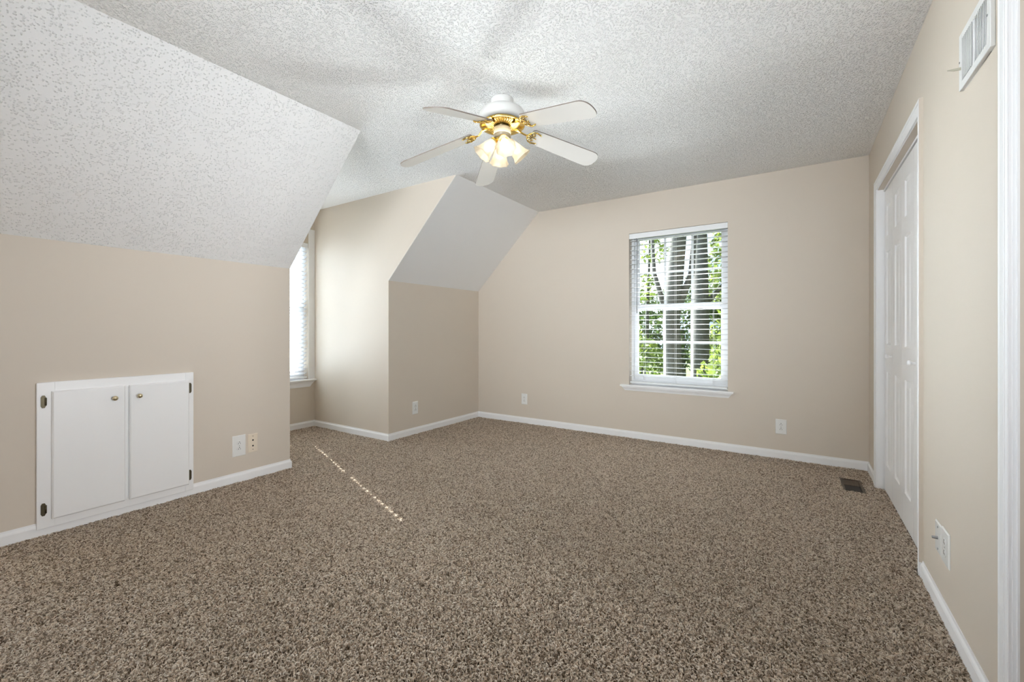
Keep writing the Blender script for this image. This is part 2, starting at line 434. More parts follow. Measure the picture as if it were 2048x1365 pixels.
# wall behind the camera, with a window added for the rear fill light
RW0, RW1, RZ0, RZ1 = -1.38, .38, .62, 2.10
w = MB(); Y0, Y1 = YR - .15, YR
w.box(XK - .1, RW0, Y0, Y1, 0, H).box(RW1, XR + .12, Y0, Y1, 0, H).box(RW0, RW1, Y0, Y1, 0, RZ0).box(RW0, RW1, Y0, Y1, RZ1, H)
struct(w.build('wall_front', M_WALL))
wf = MB()
for x in (RW0 + .02, (RW0 + RW1) / 2, RW1 - .02): wf.box(x - .02, x + .02, Y0 + .03, Y0 + .07, RZ0, RZ1)
for z in (RZ0 + .02, RZ1 - .02): wf.box(RW0, RW1, Y0 + .03, Y0 + .07, z - .02, z + .02)
struct(wf.build('window_3_added', M_VINYL))  # frame of the added rear window

# ------------------------------------------------------------------ baseboards
PROF = [(0, 0), (BT, 0), (BT, .056), (BT * .80, .0635), (BT * .35, .0695), (BT * .28, BH), (0, BH)]
PROF_LOW = [(0, 0), (BT, 0), (BT, .046), (0, .046)]
def base_seg(mb, p0, p1, prev=None, nxt=None, prof=PROF):
    """skirting from p0 to p1, room on the right-hand side; mitred against prev and nxt directions"""
    p0, p1 = Vector(p0), Vector(p1); d = (p1 - p0).normalized(); n = Vector((d.y, -d.x))
    def mit(o):
        if o is None: return Vector((0, 0))
        o = Vector(o).normalized(); m = Vector((o.y, -o.x))
        s = (n + m); return s / s.dot(n) - n
    m0, m1 = mit(prev), mit(nxt)
    v = []
    for p, m in ((p0, m0), (p1, m1)):
        for t, z in prof:
            q = p + n * t + m * t; v.append((q.x, q.y, z))
    k = len(prof)
    mb.add(v, [tuple(range(k))[::-1], tuple(range(k, 2 * k))] + [(i, (i + 1) % k, k + (i + 1) % k, k + i) for i in range(k)])
UP, DN, LF, RT = (0, 1), (0, -1), (-1, 0), (1, 0)
CY0, CY1 = .524, 1.2258
b = MB(); base_seg(b, (XK, YD2), (XK, CY0)); base_seg(b, (XK, CY0), (XK, CY1), prof=PROF_LOW); base_seg(b, (XK, CY1), (XK, YC1), nxt=LF)
struct(b.build('baseboard_left', M_TRIM))
b = MB(); base_seg(b, (XK, YC1), (XA, YC1), prev=UP, nxt=UP); struct(b.build('baseboard_dormer_near', M_TRIM))
b = MB(); base_seg(b, (XA, YC1), (XA, YC2), prev=LF, nxt=RT); struct(b.build('baseboard_dormer_end', M_TRIM))
b = MB(); base_seg(b, (XA, YC2), (XK, YC2), prev=UP, nxt=UP); struct(b.build('baseboard_dormer_far', M_TRIM))
b = MB(); base_seg(b, (XK, YC2), (XK, YB), prev=RT, nxt=RT); struct(b.build('baseboard_left_far', M_TRIM))
b = MB(); base_seg(b, (XK, YB), (XR, YB), prev=UP, nxt=DN); struct(b.build('baseboard_back', M_TRIM))
CAS_FAR = 3.919; CAS_NEAR = 2.580
b = MB(); base_seg(b, (XR, YB), (XR, CAS_FAR), prev=RT); base_seg(b, (XR, CAS_NEAR), (XR, 1.681)); base_seg(b, (XR, .63), (XR, YR))
struct(b.build('baseboard_right', M_TRIM))

# ------------------------------------------------------------------ closet casing, jamb and bifold doors
def casing_prof(w, t):   # across (0 = inner edge, w = outer edge), proud of the wall
    return [(0, 0), (0, t * .55), (w * .08, t * .62), (w * .16, t * .50), (w * .24, t * .62), (w * .45, t * .74), (w * .62, t * .80),
            (w * .70, t * .72), (w * .76, t * .96), (w * .90, t), (w * 1.0, t * .93), (w, 0)]
CW, CT = .0572, .0155
CI0, CI1, CIZ = CAS_NEAR + CW, CAS_FAR - CW, 2.0575
c = MB()
def casing_strip(mb, prof, pts):
    """pts: (y, z, outward_y, outward_z) mitred corner list"""
    k = len(prof); v = []
    for (y, z, oy, oz) in pts:
        for a_, t_ in prof: v.append((XR - t_, y + oy * a_, z + oz * a_))
    f = [tuple(range(k))[::-1], tuple(range((len(pts) - 1) * k, len(pts) * k))]
    for s in range(len(pts) - 1):
        f += [(s * k + i, s * k + (i + 1) % k, (s + 1) * k + (i + 1) % k, (s + 1) * k + i) for i in range(k)]
    mb.add(v, f)
P = casing_prof(CW, CT)
casing_strip(c, P, [(CI1, 0, 1, 0), (CI1, CIZ, 1, 1), (CI0, CIZ, -1, 1), (CI0, 0, -1, 0)])
cas = struct(c.build('trim_1', M_TRIM))
# near edge of the casing carries the wall colour
MB().box(XR - CT * .93, XR, CAS_NEAR - .0012, CAS_NEAR + .0004, BH * .9, CIZ + CW - .001).build('wall_tone_edge', M_WALL, cas)
j = MB()
j.box(XR - .002, XR + .115, CI1 - .004, CI1 + .004, 0, CIZ).box(XR - .002, XR + .115, CI0 - .004, CI0 + .02, 0, CIZ).box(XR - .002, XR + .115, CI0, CI1, CIZ - .004, CIZ + .004)
j.box(XR + .030, XR + .080, CI0 + .02, CI1 - .004, CIZ - .022, CIZ - .003)
j.build('jamb', M_TRIM, cas)

DX = XR + .035
LW = .2925; LY1 = CI1 - .008
def leaf_mesh(w, h):
    """leaf in local coords: x into the closet (0 = room face), y 0..w, z 0..h"""
    mb = MB(); z0 = .012
    pw = .150; py0, py1 = (w - pw) / 2, (w + pw) / 2
    zs = [(.190, .818), (.9975, 1.612), (1.717, 1.921)]
    def quad(a, b, cc, d): mb.add([a, b, cc, d], [(0, 1, 2, 3)])
    def fq(y0, y1, za, zb, x=0): quad((x, y0, za), (x, y1, za), (x, y1, zb), (x, y0, zb))
    zb = [z0] + [q for p in zs for q in p] + [h]
    fq(0, py0, z0, h); fq(py1, w, z0, h)
    for i in range(0, len(zb), 2): fq(py0, py1, zb[i], zb[i + 1])
    for (a_, b_) in zs:
        rings = [(0, 0), (.006, .007), (.016, .008), (.040, .0015)]
        L = [[(x, py0 + i, a_ + i), (x, py1 - i, a_ + i), (x, py1 - i, b_ - i), (x, py0 + i, b_ - i)] for i, x in rings]
        for r0, r1 in zip(L[:-1], L[1:]):
            for k in range(4): quad(r0[k], r0[(k + 1) % 4], r1[(k + 1) % 4], r1[k])
        quad(*L[-1])
    T = .030
    quad((T, 0, z0), (T, w, z0), (T, w, h), (T, 0, h))
    quad((0, 0, z0), (T, 0, z0), (T, 0, h), (0, 0, h)); quad((0, w, z0), (T, w, z0), (T, w, h), (0, w, h))
    quad((0, 0, z0), (0, w, z0), (T, w, z0), (T, 0, z0)); quad((0, 0, h), (0, w, h), (T, w, h), (T, 0, h))
    return mb
leaf_proto = None
KNOB = [(0, -.034), (.008, -.0335), (.0135, -.030), (.015, -.025), (.0125, -.020), (.0075, -.015), (.0065, -.008), (.0085, -.002), (.010, 0)]
for di in (1, 2):
    d = bpy.data.objects.new('door_%d' % di, None); COL.objects.link(d); struct(d)
    d.location = (DX, LY1 if di == 1 else LY1 - 2 * LW, 0)
    for k in range(2):
        if leaf_proto is None:
            lf = leaf_mesh(LW - .003, 2.028).build('door_leaf', M_DOOR, d); leaf_proto = lf
        else:
            lf = leaf_proto.copy(); COL.objects.link(lf); lf.parent = d
        lf.location = (0, -(k + 1) * LW, 0)
        if (di == 1 and k == 0) or (di == 2 and k == 1):
            ky = .034 if di == 1 else LW - .047
            kb = MB().lathe(KNOB, 20, Matrix.Translation((0, ky, .925)) @ Matrix.Rotation(R(90), 4, 'Y'))
            kb.build('knob', M_DOOR, lf)

# ------------------------------------------------------------------ doorway casing beside the camera
c = MB()
PW = .0690; T2 = .0150
K2 = PW / .0955
P2 = [(0, 0), (0, T2 * .45), (.004, T2 * .50), (.0045, T2 * .86), (.015, T2 * .90), (.0225, T2 * .62), (.030, T2 * .95), (.040, T2 * .92), (.0435, T2 * .70),
      (.047, T2 * .95), (.058, T2 * .98), (.080, T2 * .96), (.0835, T2 * .80), (.087, T2), (.0935, T2), (.0955, T2 * .9), (.0955, 0)]
P2 = [(a * K2, t_) for a, t_ in P2]
casing_strip(c, P2, [(1.612, 0, 1, 0), (1.612, 2.05, 1, 1), (DO0 + .02, 2.05, -1, 1), (DO0 + .02, 0, -1, 0)])
t2 = struct(c.build('trim_2', M_TRIM))
MB().box(XR - .0008, XR + .003, DO1 - .0006, DO1 + .010, 0, CZ).build('jamb_bead', M_TRIM, t2)

# ------------------------------------------------------------------ windows and blinds (local: x across 0..W, y outward, z up from the sill)
def window_parts(root, W, Z0, Z1):
    D0, D1 = .085, .150
    fr = MB(); t = .028
    fr.box(0, t, D0, D1, Z0, Z1).box(W - t, W, D0, D1, Z0, Z1).box(t, W - t, D0, D1, Z1 - t, Z1).box(t, W - t, D0, D1, Z0, Z0 + .05)
    fr.build('frame', M_VINYL, root, bevel=.002)
    zm0, zm1 = 1.280, 1.352
    for nm, za, zb, y0, y1 in (('upper_sash', zm0 + .02, Z1 - t, D0 + .035, D0 + .060), ('lower_sash', Z0 + .05, zm1, D0 + .008, D0 + .033)):
        s = MB(); q = .040
        bot = .050 if nm == 'lower_sash' else .036
        top = .046 if nm == 'lower_sash' else .030
        s.box(t, t + q, y0, y1, za, zb).box(W - t - q, W - t, y0, y1, za, zb).box(t + q, W - t - q, y0, y1, za, za + bot).box(t + q, W - t - q, y0, y1, zb - top, zb)
        so = s.build(nm, M_VINYL, root, bevel=.002)
        gx0, gx1, gz0, gz1 = t + q, W - t - q, za + bot, zb - top
        m = MB(); ym = (y0 + y1) / 2
        for i in (1, 2):
            x = gx0 + (gx1 - gx0) * i / 3; m.box(x - .011, x + .011, ym - .004, ym + .004, gz0, gz1)
        z = (gz0 + gz1) / 2; m.box(gx0, gx1, ym - .0038, ym + .0038, z - .011, z + .011)
        m.build('muntins', M_VINYL, so)
        MB().box(gx0 - .003, gx1 + .003, ym - .0015, ym + .0015, gz0 - .003, gz1 + .003).build('pane', M_GLASS, so)
def stool(root, W, xl, xr_, za, top=.545):
    s = MB().box(xl, xr_, -.045, .086, top - .018, top)
    s.build('stool', M_TRIM, root, bevel=.004, seg=3)
    # apron: crown-like moulding with slanted ends
    pr = [(-.002, top - .018), (-.030, top - .018), (-.030, top - .026), (-.020, top - .040), (-.014, top - .052), (-.013, za), (-.002, za)]
    v = []
    for sgn, x in ((1, xl + .012), (-1, xr_ - .012)):
        for (y, z) in pr: v.append((x + sgn * (top - .018 - z) * .75, y, z))
    k = len(pr)
    a = MB().add(v, [tuple(range(k))[::-1], tuple(range(k, 2 * k))] + [(i, (i + 1) % k, k + (i + 1) % k, k + i) for i in range(k)])
    a.build('apron', M_TRIM, root)

def blind(root, W, top, bottom, pitch, tilt, depth_y, cords, thin=False):
    """2 in slat blind hung inside the opening; tilt > 0: outer edge down"""
    hr = MB().box(.004, W - .004, depth_y - .030, depth_y + .026, top - .045, top - .001)
    hr.box(.001, W - .001, depth_y - .036, depth_y - .030, top - .052, top - .001)
    hr.build('headrail', M_BLIND, root, bevel=.0015)
    sw, st = .050, .0022
    sl = MB(); n = int((top - .070 - bottom - .012) / pitch) + 1
    zs = [top - .070 - pitch * i for i in range(n)]
    zr = bottom + .002                                       # top of the bottom rail
    ct, sn = math.cos(tilt), math.sin(tilt)
    cuts = sorted(cords)
    for z in zs:
        def piece(x0, x1, a, b_):
            m = MB().add([(x0, a, 0), (x1, a, 0), (x1, b_, 0), (x0, b_, 0)], [(0, 1, 2, 3)]) if thin else MB().box(x0, x1, a, b_, -st / 2, st / 2)
            m.v = [(x, depth_y + y * ct + zz * sn, z - y * sn + zz * ct) for x, y, zz in m.v]
            sl.add(m.v, m.f)
        xs = [.006] + [q for cx in cuts for q in (cx - .0085, cx + .0085)] + [W - .006]
        for i in range(0, len(xs), 2): piece(xs[i], xs[i + 1], -sw / 2, sw / 2)
        for cx in cuts:
            piece(cx - .0085, cx + .0085, -sw / 2, -.008); piece(cx - .0085, cx + .0085, .008, sw / 2)
    sl.build('slats', M_SLAT if thin else M_BLIND, root, recalc=False)
    zb = zr
    MB().box(.006, W - .006, depth_y - .025, depth_y + .025, zb - .016, zb).build('bottom_rail', M_BLIND, root, bevel=.003)
    for cx in cuts:
        cd = MB()
        for dy in (-sw / 2 * ct - .002, sw / 2 * ct + .002):
            cd.tube([(cx + .012, depth_y + dy, top - .05), (cx + .012, depth_y + dy, zb)], .0011, 5)
        cd.build('ladder_cord', M_CORD, root)

# gable window (local x -> world +X, local y -> world +Y)
W = GW1 - GW0
win = bpy.data.objects.new('window_1', None); COL.objects.link(win); struct(win); win.location = (GW0, YB, 0)
window_parts(win, W, WZ0 + .018, WZ1)
stool(win, W, -1.4957 - GW0, -.4673 - GW0, .4865)
bl = thing('window_blind', 'white slat blind with open slats in the window showing green trees', 'blind', (GW0, YB, 0))
blind(bl, W, WZ1 - .002, .574, .0468, R(1), .038, [.135, W / 2 - .02, W - .135])
wd = MB().tube([(.082, -.002, WZ1 - .055), (.082, -.004, 1.26)], .0042, 8); wd.build('tilt_wand', M_WAND, bl)
# dormer window (local x -> world +Y, local y -> world -X)
W2 = DW1 - DW0
win2 = bpy.data.objects.new('window_2', None); COL.objects.link(win2); struct(win2); win2.location = (XA, DW0, 0); win2.rotation_euler = (0, 0, R(90))
window_parts(win2, W2, WZ0 + .018, WZ1)
stool(win2, W2, YC1 + .001 - DW0, YC2 - .001 - DW0, .462)
bl2 = thing('window_blind', 'white slat blind half closed in the dormer window past the wall corner', 'blind', (XA, DW0, 0), (0, 0, R(90)))
blind(bl2, W2, WZ1 - .002, .574, .0445, R(33), .038, [.13, W2 - .135], thin=True)

tb = MB().box(XA, XA + .004, DW1 + .001, YC2 - .0005, .546, 2.22).box(XA, XA + .004, YC1 + .0005, DW0 - .001, .546, 2.22)
struct(tb.build('trim_3', M_TRIM))

# ------------------------------------------------------------------ ceiling fan
q = [-1.439, 2.083, 2.293, -.226, .659, .058, .071, -.221, .234, .022, .024]
dphi = [.008, -.034, .102, -.044, -.033]; ddr = [-.007, -.031, -.011, .026, .023]; dpit = [-.038, .010, -.030, .044, .013]
FX, FY = q[0], q[1]
fan = thing('ceiling_fan', 'white five-bladed ceiling fan with brass fittings and four lit glass shades', 'ceiling fan', (FX, FY, H))
def fz(z): return z - H
MB().lathe([(0, fz(2.4399)), (.064, fz(2.4399)), (.066, fz(2.436)), (.066, fz(2.396)), (.060, fz(2.388)), (0, fz(2.388))], 40).build('canopy', M_FANW, fan)
MB().lathe([(0, fz(2.396)), (.062, fz(2.394)), (.100, fz(2.382)), (.126, fz(2.364)), (.136, fz(2.345)), (.136, fz(2.322)), (.128, fz(2.308)), (.112, fz(2.304)), (0, fz(2.304))], 48).build('motor_housing', M_FANW, fan)
fl_ = MB().lathe([(.108, fz(2.306)), (.114, fz(2.302)), (.117, fz(2.295)), (.129, fz(2.290)), (.132, fz(2.286)), (.129, fz(2.283)), (.116, fz(2.284)), (.108, fz(2.286)), (.060, fz(2.279)), (.050, fz(2.280)), (0, fz(2.281))], 60)
for k in range(40):                                     # sunburst ribs
    a = 2 * math.pi * k / 40; M = Matrix.Rotation(a, 4, 'Z')
    rb = MB().add([(.056, -.0022, fz(2.2795)), (.056, .0022, fz(2.2795)), (.103, .0048, fz(2.286)), (.103, -.0048, fz(2.286)), (.060, 0, fz(2.2755)), (.100, 0, fz(2.2800))],
                  [(0, 1, 4), (1, 2, 5, 4), (2, 3, 5), (3, 0, 4, 5)]).xf(M)
    fl_.add(rb.v, rb.f)
fl_.build('brass_flange', M_BRASS, fan)
MB().lathe([(.038, fz(2.284)), (.038, fz(2.270)), (.034, fz(2.268)), (0, fz(2.268))], 32).build('hub_collar', M_BRONZE, fan)
sh = MB().lathe([(.030, fz(2.272)), (.048, fz(2.271)), (.051, fz(2.267)), (.051, fz(2.222)), (.046, fz(2.214)), (0, fz(2.210))], 40).build('switch_housing', M_CREAM, fan)
MB().lathe([(0, fz(2.2105)), (.040, fz(2.2105)), (.044, fz(2.204)), (.036, fz(2.192)), (.018, fz(2.182)), (.010, fz(2.170)), (0, fz(2.166))], 32).build('light_fitter', M_BRASS, fan)

RR, w0_, w1_ = q[4], q[5], q[6]
def hw(r): return w0_ + (w1_ - w0_) * (r - .2) / (RR - .2)
def blade_frame(k):
    a = q[3] + k * 2 * math.pi / 5 + dphi[k]; dr = q[8] + ddr[k]; pit = q[7] + dpit[k]
    u = Vector((math.cos(a), math.sin(a), 0)); t = Vector((-math.sin(a), math.cos(a), 0)); zz = Vector((0, 0, 1))
    u2 = u * math.cos(dr) - zz * math.sin(dr); n = u2.cross(t)
    wv = t * math.cos(pit) + n * math.sin(pit); nn = u2.cross(wv)
    def pt(r, s, h):
        v = u2 * r + wv * s
        v.z += v.x * q[9] + v.y * q[10]
        v += nn * h
        return (v.x, v.y, v.z + q[2] - H)
    return pt, u
for k in range(5):
    pt, u = blade_frame(k)
    r0, tl = .185, .060
    out = [(r0, -hw(r0) + .012), (r0 + .012, -hw(r0))]
    out += [(.30, -hw(.30)), (.45, -hw(.45))]
    th = [-90 + 180 * i / 16 for i in range(17)]
    for d_ in th:
        cc, ss = math.cos(R(d_)), math.sin(R(d_))
        cc = abs(cc) ** .8; ss = math.copysign(abs(ss) ** .9, ss)
        out.append((RR - tl + tl * cc, hw(RR - tl) * ss))
    out += [(.45, hw(.45)), (.30, hw(.30)), (r0 + .012, hw(r0)), (r0, hw(r0) - .012)]
    n = len(out); T = .006
    v = [pt(r, s, -T / 2) for r, s in out] + [pt(r, s, T / 2) for r, s in out]
    m = MB().add(v, [tuple(range(n))[::-1], tuple(range(n, 2 * n))] + [(i, (i + 1) % n, n + (i + 1) % n, n + i) for i in range(n)])
    bo = m.build('blade', M_BLADE, fan)
    bo.data.materials.append(M_EDGE)                     # brown-grey edge of the white blade
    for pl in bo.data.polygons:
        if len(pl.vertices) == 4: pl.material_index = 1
    # brass blade iron under the blade: arm plus scrollwork
    ir = MB(); hb = -T / 2 - .004
    root = Vector((u.x * .085, u.y * .085, fz(2.281)))
    p1 = Vector((u.x * .125, u.y * .125, fz(2.268)))
    ir.tube([root, p1, pt(.150, 0, hb), pt(.172, 0, hb)], [.0075, .006, .0055, .005], 8)
    for sgn in (-1, 1):
        ir.tube([pt(.168, 0, hb), pt(.176, .022 * sgn, hb), pt(.190, .040 * sgn, hb), pt(.212, .047 * sgn, hb), pt(.236, .040 * sgn, hb), pt(.246, .034 * sgn, hb)], [.005, .0048, .0045, .0045, .005, .0025], 7)
        ir.tube([pt(.176, .020 * sgn, hb), pt(.198, .012 * sgn, hb), pt(.212, .018 * sgn, hb), pt(.206, .030 * sgn, hb), pt(.194, .026 * sgn, hb)], .0032, 6)
    ir.tube([pt(.168, 0, hb), pt(.195, 0, hb), pt(.225, 0, hb)], [.005, .004, .0025], 6)
    for (r, s) in ((.212, .047), (.212, -.047), (.222, 0)):
        ir.lathe([(0, -.003), (.004, -.002), (.005, .001)], 8, Matrix.Translation(pt(r, s, hb - .003)))
    ir.build('blade_iron', M_BRASS, bo)

cam_az = math.atan2(-FY, -FX)
for k in range(4):
    a = cam_az + R(9) + k * math.pi / 2
    u = Vector((math.cos(a), math.sin(a), 0)); tilt = R(42)
    ax = (u * math.sin(tilt) - Vector((0, 0, 1)) * math.cos(tilt)).normalized()
    base = Vector((0, 0, fz(2.205))) + u * .036
    Mx = Matrix.Translation(base) @ ax.to_track_quat('Z', 'Y').to_matrix().to_4x4()
    hd = MB().lathe([(0, -.010), (.012, -.008), (.014, .004), (.024, .012), (.025, .024), (.021, .026)], 24, Mx).build('lamp_holder', M_BRASS, fan)
    pr = [(.0235, .016), (.026, .026), (.031, .042), (.036, .060), (.0405, .082), (.046, .104), (.0545, .122), (.058, .127)]
    def sc(th, i):
        s_ = max(0, (i - 2) / 5); return 1 + .055 * s_ * math.cos(8 * th)
    outer = pr; inner = [(r - .0022, z) for r, z in pr][::-1]
    sm = MB().lathe(outer + inner, 64, Mx, rfun=lambda th, i: sc(th, i if i < 8 else 15 - i), close=True)
    sm.build('lamp_shade', M_SHADE, hd)
    MB().lathe([(.0005, .098), (.010, .096), (.019, .088), (.0235, .076), (.0235, .068), (.019, .054), (.013, .042), (.011, .028), (.0005, .027)], 20, Mx).build('bulb', M_BULB, hd)

# ------------------------------------------------------------------ access cabinet in the knee wall (local: x = out of wall, y along wall)
cab = thing('access_cabinet', 'low white two-door access cupboard set in the beige knee wall', 'cupboard', (XK, CY0, .0475))
FW, FH = CY1 - CY0, .8150 - .0475
fr = MB(); ft = .020; fy = .066; z1 = .052; z2 = .058
fr.box(0, ft, 0, fy, 0, FH).box(0, ft, FW - .045, FW, 0, FH).box(0, ft, fy, FW - .045, 0, z1).box(0, ft, fy, FW - .045, FH - z2, FH).box(0, ft - .003, fy, FW - .045, z1, FH - z2)
fr.build('face_frame', M_CAB, cab, bevel=.0015)
for nm, y0, y1, ky, hy, sg in (('l', .0530, .3535, .3025, .0235, 1), ('r', .3725, .6735, .4145, .6800, -1)):
    za, zb = .0425, .7195
    dm = MB()
    x0, x1 = ft, ft + .018; bv = .006
    v = [(x0, y0, za), (x0, y1, za), (x0, y1, zb), (x0, y0, zb), (x1 - .006, y0, za), (x1 - .006, y1, za), (x1 - .006, y1, zb), (x1 - .006, y0, zb),
         (x1, y0 + bv, za + bv), (x1, y1 - bv, za + bv), (x1, y1 - bv, zb - bv), (x1, y0 + bv, zb - bv)]
    dm.add(v, [(3, 2, 1, 0), (8, 9, 10, 11)] + [(i, (i + 1) % 4, 4 + (i + 1) % 4, 4 + i) for i in range(4)] + [(4 + i, 4 + (i + 1) % 4, 8 + (i + 1) % 4, 8 + i) for i in range(4)])
    do = dm.build('door', M_CAB, cab, bevel=.0012)
    kn = MB().lathe([(.0001, .027), (.008, .0262), (.0125, .0225), (.0135, .018), (.011, .0125), (.006, .009), (.005, .004), (.007, .0005), (.007, 0)], 24,
                    Matrix.Translation((x1, ky, .6525)) @ Matrix.Rotation(R(90), 4, 'Y'))
    kn.build('knob', M_OLDBRASS, do)
    for hz in (.1005, .6675):
        hm = MB()
        hh, hwid = .033, .0095
        poly = [(hy - hwid * .5, hz - hh), (hy + hwid * .5, hz - hh), (hy + hwid, hz - hh * .7), (hy + hwid, hz + hh * .7), (hy + hwid * .5, hz + hh), (hy - hwid * .5, hz + hh), (hy - hwid, hz + hh * .7), (hy - hwid, hz - hh * .7)]
        hm.prism(poly, 0, ft, ft + .0035)
        yb = hy + sg * hwid * .9
        hm.tube([(ft + .004, yb, hz - hh * .62), (ft + .004, yb, hz + hh * .62)], .0042, 8)
        hm.build('hinge', M_BRONZE, do)

# ------------------------------------------------------------------ outlets and wall plates (local: x right, z up, -y out of the wall)
def plate(root, w, h, mat, t=.006):
    m = MB(); a, b_ = w / 2, h / 2; c_ = .004
    v = [(-a, 0, -b_), (a, 0, -b_), (a, 0, b_), (-a, 0, b_), (-a, -t * .45, -b_), (a, -t * .45, -b_), (a, -t * .45, b_), (-a, -t * .45, b_),
         (-a + c_, -t, -b_ + c_), (a - c_, -t, -b_ + c_), (a - c_, -t, b_ - c_), (-a + c_, -t, b_ - c_)]
    m.add(v, [(3, 2, 1, 0), (8, 9, 10, 11)] + [(i, (i + 1) % 4, 4 + (i + 1) % 4, 4 + i) for i in range(4)] + [(4 + i, 4 + (i + 1) % 4, 8 + (i + 1) % 4, 8 + i) for i in range(4)])
    return m.build('cover_plate', mat, root, bevel=.0008)
def disc_y(m, x, z, r, y0, y1, n=16, flat=None):
    pts = []
    for k in range(n):
        a = 2 * math.pi * k / n; px, pz = r * math.cos(a), r * math.sin(a)
        if flat: pz = max(-flat, min(flat, pz))
        pts.append((x + px, z + pz))
    m.prism(pts, 1, y0, y1)
def outlet(label, loc, rot, w, h, group=None, mat=None):
    r = thing('power_outlet', label, 'outlet', loc, rot, group)
    plate(r, w, h, mat or M_PLATE)
    for zc in (.0195, -.0195):
        m = MB(); disc_y(m, 0, zc, .0172, -.004, -.0078, 24, .0140)
        ro = m.build('receptacle', mat or M_PLATE, r, bevel=.0006)
        s = MB().box(-.0078, -.0052, -.0070, -.0082, zc - .0070, zc + .0025).box(.0048, .0074, -.0070, -.0082, zc - .0070, zc + .0010)
        disc_y(s, 0, zc + .0080, .0029, -.0070, -.0082, 12)
        s.build('slots', M_DARK, ro)
    m = MB(); disc_y(m, 0, 0, .0030, -.005, -.0070, 12); m.build('screw', M_STEEL, r)
    return r
g = None
outlet('small white duplex outlet low on the gable wall nearest the dormer corner', (-2.652, YB, .289), (0, 0, 0), .078, .124)
outlet('white duplex outlet on the gable wall under the right of the window sill', (-.1125, YB, .278), (0, 0, 0), .080, .124)
RX = (0, 0, R(90))
outlet('white duplex outlet on the short beige wall between dormer and gable corner', (XK, 3.219, .2825), RX, .078, .130)
outlet('large white duplex outlet on the knee wall beside the ivory jack plate', (XK, 1.5115, .267), RX, .088, .148)
RL = (0, 0, R(-90))
outlet('white duplex outlet beside the cable plate on the wall after the closet', (XR, 2.2215, .2865), RL, .094, .128)
jk = thing('jack_plate', 'ivory wall plate with two dark jack holes beside the white outlet', 'wall plate', (XK, 1.604, .2675), RX)
plate(jk, .069, .132, M_IVORY)
for zc in (.021, -.020):
    m = MB(); disc_y(m, 0, zc, .0062, -.0035, -.0068, 10); m.build('jack', M_DARK, jk)
for zc in (.050, -.046):
    m = MB(); disc_y(m, 0, zc, .0030, -.005, -.0070, 10); m.build('screw', M_BRONZE, jk)
cx = thing('cable_plate', 'white wall plate with a protruding metal cable connector beside an outlet', 'wall plate', (XR, 2.3185, .2840), RL)
plate(cx, .084, .118, M_PLATE, .005)
m = MB().tube([(0, -.003, 0), (0, -.010, 0), (0, -.022, 0)], [.0065, .0058, .0050], 12); m.build('connector', M_STEEL, cx)
for zc in (.042, -.042):
    m = MB(); disc_y(m, 0, zc, .0045, -.004, -.0065, 10); m.build('screw', M_STEEL, cx)

# ------------------------------------------------------------------ wall vent high on the right wall (local: x along wall towards the camera, -y out)
VY0, VY1, VZ0, VZ1 = 1.747, 2.026, 1.886, 2.0705
vt = thing('air_vent', 'white two-bank wall vent with lever high above the outlets', 'vent', (XR, (VY0 + VY1) / 2, (VZ0 + VZ1) / 2), RL)
vw, vh = (VY1 - VY0) / 2, (VZ1 - VZ0) / 2
iw0, iw1, ih = -.1115, .1085, .0680
m = MB(); tt = .0115
m.box(-vw, iw0, -tt, 0, -vh, vh).box(iw1, vw, -tt, 0, -vh, vh).box(iw0, iw1, -tt, 0, -vh, -ih).box(iw0, iw1, -tt, 0, ih, vh)
xd = -(1.895 - (VY0 + VY1) / 2)
m.box(xd - .003, xd + .003, -tt + .001, 0, -ih, ih)
m.build('frame', M_VENT, vt, bevel=.0015)
MB().box(iw0, iw1, -.0015, -.0005, -ih, ih).build('backing', M_DARK, vt)
for xa, xb, sg in ((iw0, xd - .003, 27), (xd + .003, iw1, 69)):
    s = MB(); nf = 9
    for i in range(nf):
        x = xa + (xb - xa) * (i + .5) / nf
        f_ = MB().box(-.0009, .0009, -.0055, .0055, -ih, ih).xf(Matrix.Translation((x, -.0078 + .0005, 0)) @ Matrix.Rotation(R(sg), 4, 'Z'))
        s.add(f_.v, f_.f)
        tip = Matrix.Translation((x, -.0073, 0)) @ Matrix.Rotation(R(sg), 4, 'Z') @ Vector((0, -.0055, 0))
        s.tube([(tip.x, tip.y, -ih), (tip.x, tip.y, ih)], .0013, 6)
    s.build('fins', M_VENT, vt)
m = MB().box(-.1265, -.1195, -.030, -.010, -.024, -.018)
m = MB().add([(-.121, -.010, -.028), (-.121, -.010, -.020), (-.127, -.026, -.024), (-.127, -.026, -.017), (-.130, -.042, -.017), (-.130, -.042, -.015), (-.117, -.010, -.028), (-.117, -.010, -.020), (-.123, -.026, -.024), (-.123, -.026, -.017), (-.128, -.042, -.017), (-.128, -.042, -.015)],
             [(0, 1, 3, 2), (2, 3, 5, 4), (6, 8, 9, 7), (8, 10, 11, 9), (0, 2, 8, 6), (2, 4, 10, 8), (1, 7, 9, 3), (3, 9, 11, 5), (4, 5, 11, 10), (0, 6, 7, 1)])
m.build('lever', M_LEVER, vt)
for x_, z_ in ((-.133, .002), (.119, .0075)):
    m = MB(); disc_y(m, x_, z_, .0035, -.0105, -.0128, 10); m.build('screw', M_STEEL, vt)

